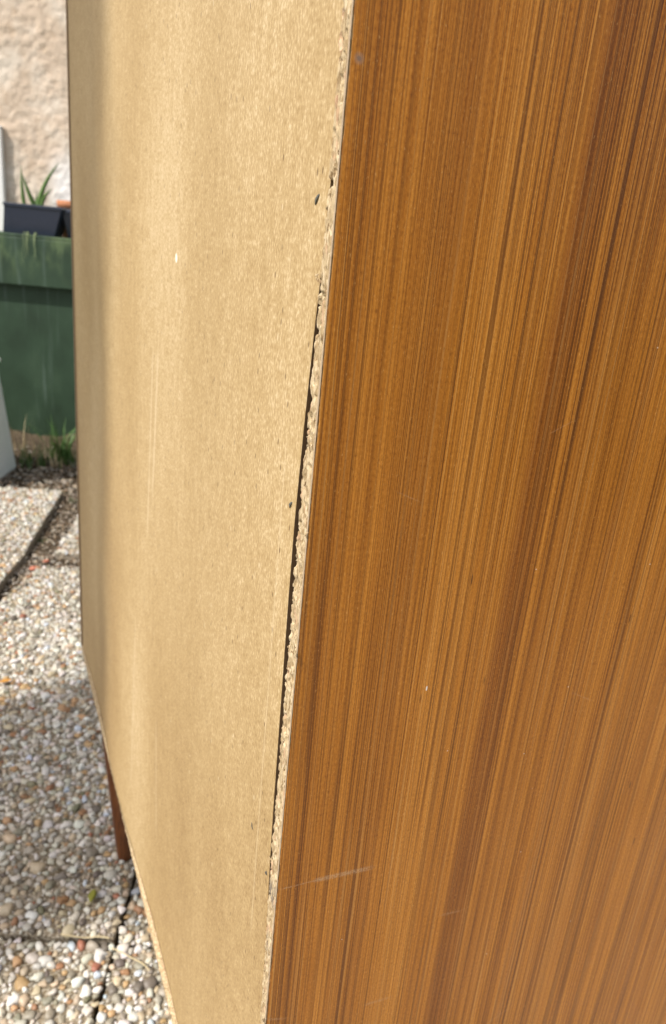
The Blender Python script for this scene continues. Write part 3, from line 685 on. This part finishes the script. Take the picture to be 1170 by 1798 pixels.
# blades drooping over the green fascia
V, F = [], []
for k in range(7):
    a = -1.075 + random.uniform(-.03, .035); p0 = ab(a, 2.78, .945); L = random.uniform(.06, .13)
    for j in range(6):
        t = j / 5; c = p0 - BV * (0.045 * min(t * 2.2, 1)) + AV * random.uniform(-.004, .004) + Vector((0, 0, .012 * math.sin(min(t * 2, 1) * 3.14) - L * max(t - .35, 0) * 1.5)); s = AV * .0013 * (1 - t * .7)
        V += [c - s, c + s]
        if j: q0 = len(V) - 4; F.append((q0, q0 + 1, q0 + 3, q0 + 2))
tag(pyd('trailing_grass', V, F, STRAWG), 'pale grass blades drooping over the green board below the trough', 'grass', kind='stuff')

# leaf litter: bits of bark, dead leaf and gravel on the bare soil
V, F, C = [], [], []; off = 0
LP = np.array([(0.62, 0.53, 0.40), (0.46, 0.33, 0.21), (0.28, 0.18, 0.10), (0.70, 0.65, 0.56), (0.58, 0.50, 0.42), (0.16, 0.11, 0.07)])
def bit(a, b, z, s):
    global off
    an = random.uniform(0, 6.283); ca, sa = math.cos(an), math.sin(an); L = s * random.uniform(.7, 1.6); Wd = s * random.uniform(.25, .6); tl = random.uniform(-.5, .5)
    pts = [(-1, 0, 0), (-.4, .9, .15), (.4, .8, .2), (1, 0, .05), (.4, -.8, .25), (-.4, -.9, .1), (0, 0, -.25), (0, 0, .35)]
    P = ab(a, b, z); cc = LP[random.randrange(6)] * random.uniform(.7, 1.15)
    for x, y, zz_ in pts:
        u = x * L * ca - y * Wd * sa; v_ = x * L * sa + y * Wd * ca
        V.append((P.x + u, P.y + v_, P.z + zz_ * s * .5 + u * tl)); C.append((*cc, 1))
    for k in range(6): F.append((off + k, off + (k + 1) % 6, off + 7)); F.append((off + (k + 1) % 6, off + k, off + 6))
    off += 8
for k in range(3000):
    b_ = random.triangular(2.0, 2.7, 2.12); bit(random.uniform(-1.25, .2), b_, -.022 + random.uniform(0, .008) + .05 * max(b_ - 2.5, 0), random.uniform(.004, .013))
for k in range(1500): bit(random.uniform(-.70, -.545), random.uniform(1.1, 2.05), -.024 + random.uniform(0, .01), random.uniform(.002, .008))
for k in range(900): bit(random.uniform(-.62, 0), random.uniform(1.29, 1.42), -.022 + random.uniform(0, .008), random.uniform(.002, .008))
for k in range(150): bit(random.uniform(-1.2, -.2), random.uniform(1.75, 2.08), .004, random.uniform(.004, .009))
me = npmesh('leaf_litter', np.array(V), np.array(F), np.array(C)); me.materials.append(PEBF)
tag(link('leaf_litter', me), 'dry leaf and bark litter on soil beside the timber bed', 'leaf litter', kind='stuff')

def leafshape(name, pos, L, Wd, ang, mat, label, curl=.25):
    V, F = [], []; n = 6
    for k in range(n + 1):
        t = k / n; w_ = Wd * math.sin(math.pi * min(max(t, .03), .97)) ** .8; x = (t - .5) * L; zc = curl * L * (t - .5) ** 2
        V += [(x, -w_, zc + w_ * .45), (x, 0, zc), (x, w_, zc + w_ * .45), (x, 0, zc - .0006)]
        if k: b0, b1 = 4 * k - 4, 4 * k; F += [(b0 + e, b0 + (e + 1) % 4, b1 + (e + 1) % 4, b1 + e) for e in range(4)]
    o = pyd(name, V, F, mat, None, True, loc=pos, rotz=ang); tag(o, label, 'leaf'); return o
def gpix(px, py, z=0.0):
    d_ = Vector((Rimg[0][0] * (px - 585) + Rimg[0][1] * (py - 899) + Rimg[0][2] * 1300, Rimg[1][0] * (px - 585) + Rimg[1][1] * (py - 899) + Rimg[1][2] * 1300, Rimg[2][0] * (px - 585) + Rimg[2][1] * (py - 899) + Rimg[2][2] * 1300))
    return CAM + d_ * ((z - CAM.z) / d_.z)
leafshape('fallen_leaf', ab(-.053, .068, .010), .024, .0065, 1.2, YLEAF, 'small yellow green leaf on the pebble slab near its corner')
leafshape('fallen_leaf', ab(-.411, .640, .010), .026, .007, .2, OLEAF, 'small orange leaf on the pebble slab at the left edge')
def straw_bit(p0, p1, r, label, sd):
    rr = random.Random(sd); V, F = [], []; n = 8; p0, p1 = Vector(p0), Vector(p1); s = (p1 - p0).cross(Vector((0, 0, 1))).normalized()
    for k in range(n + 1):
        t = k / n; c = p0.lerp(p1, t) + s * .004 * math.sin(t * 4 + sd) + Vector((0, 0, .0015 * math.sin(t * 9)))
        V += [c + s * r * math.cos(e * 1.5708) + Vector((0, 0, r * math.sin(e * 1.5708))) for e in range(4)]
        if k: b0, b1 = 4 * k - 4, 4 * k; F += [(b0 + e, b0 + (e + 1) % 4, b1 + (e + 1) % 4, b1 + e) for e in range(4)]
    tag(pyd('straw', V, F, STRAW), label, 'straw')
straw_bit(gpix(108, 1637, .006), gpix(190, 1652, .006), .0011, 'dry straw lying along the front edge of the pebble slab', 1)
straw_bit(gpix(196, 1660, .010), gpix(262, 1706, .012), .0010, 'thin pale straw lying below the slab corner by the cabinet', 2)
for k, (a, b, s, lb) in enumerate(((-.575, 1.285, .016, 'red brick chip in the soil gap, nearer of two'), (-.56, 1.345, .013, 'red brick chip in the soil gap, farther of two'), (-.60, 1.90, .02, 'pinkish brick chip on soil before the litter'))):
    V_ = SH2[k + 2] * np.array([s, s, s * .6]); me = npmesh('brick_chip', V_, I2[1]); me.materials.append(BRICKR)
    o = link('brick_chip', me, None, None, False, loc=ab(a, b, -.008)); tag(o, lb, 'brick chip')

# ------------------------------------------------------------------ added columnar tree, unseen left of the frame, shaped to cast shade across the terrace
def tree():
    D = 6.5; base = Vector((0.0, 0.965, 0)) + SUN_H * D; base.z = -.03
    t = empty('added_shade_tree', base); tag(t, 'dense narrow columnar conifer added unseen left of the terrace to cast shade', 'tree')
    v, f = lathe([(.14, 0), (.12, .5), (.10, 2.0), (.07, 6.0), (.03, 9.6), (.004, 10.6)], 12); pyd('trunk', v, f, BARK, t, True)
    n = 24000; z = rng.uniform(.35, 10.8, n); rmax = (.31 + .075 * np.clip((z - 8.1) / .4, 0, 1)) * np.clip((10.9 - z) / 1.0, 0.05, 1) ** .6 * np.clip((z + .2) / .8, .4, 1)  # crown widens higher up to fit the shade it is added to cast
    r = rmax * np.sqrt(rng.uniform(.0, 1, n)) * (1 + .10 * rng.normal(size=n)); a = rng.uniform(0, 6.283, n)
    c = np.stack([r * np.cos(a), r * np.sin(a), z], 1)
    u = rng.normal(size=(n, 3)); u[:, 2] = np.abs(u[:, 2]) + .6; u /= np.linalg.norm(u, axis=1)[:, None]; s = np.cross(u, rng.normal(size=(n, 3))); s /= np.linalg.norm(s, axis=1)[:, None]
    L = rng.uniform(.05, .10, n)[:, None]; Wd = L * .32
    P = np.stack([c - u * L * .4, c + s * Wd, c + u * L, c - s * Wd], 1)
    me = npmesh('crown', P.reshape(-1, 3), np.arange(4 * n).reshape(n, 4)); me.materials.append(CROWN); link('crown', me, None, t)
tree()
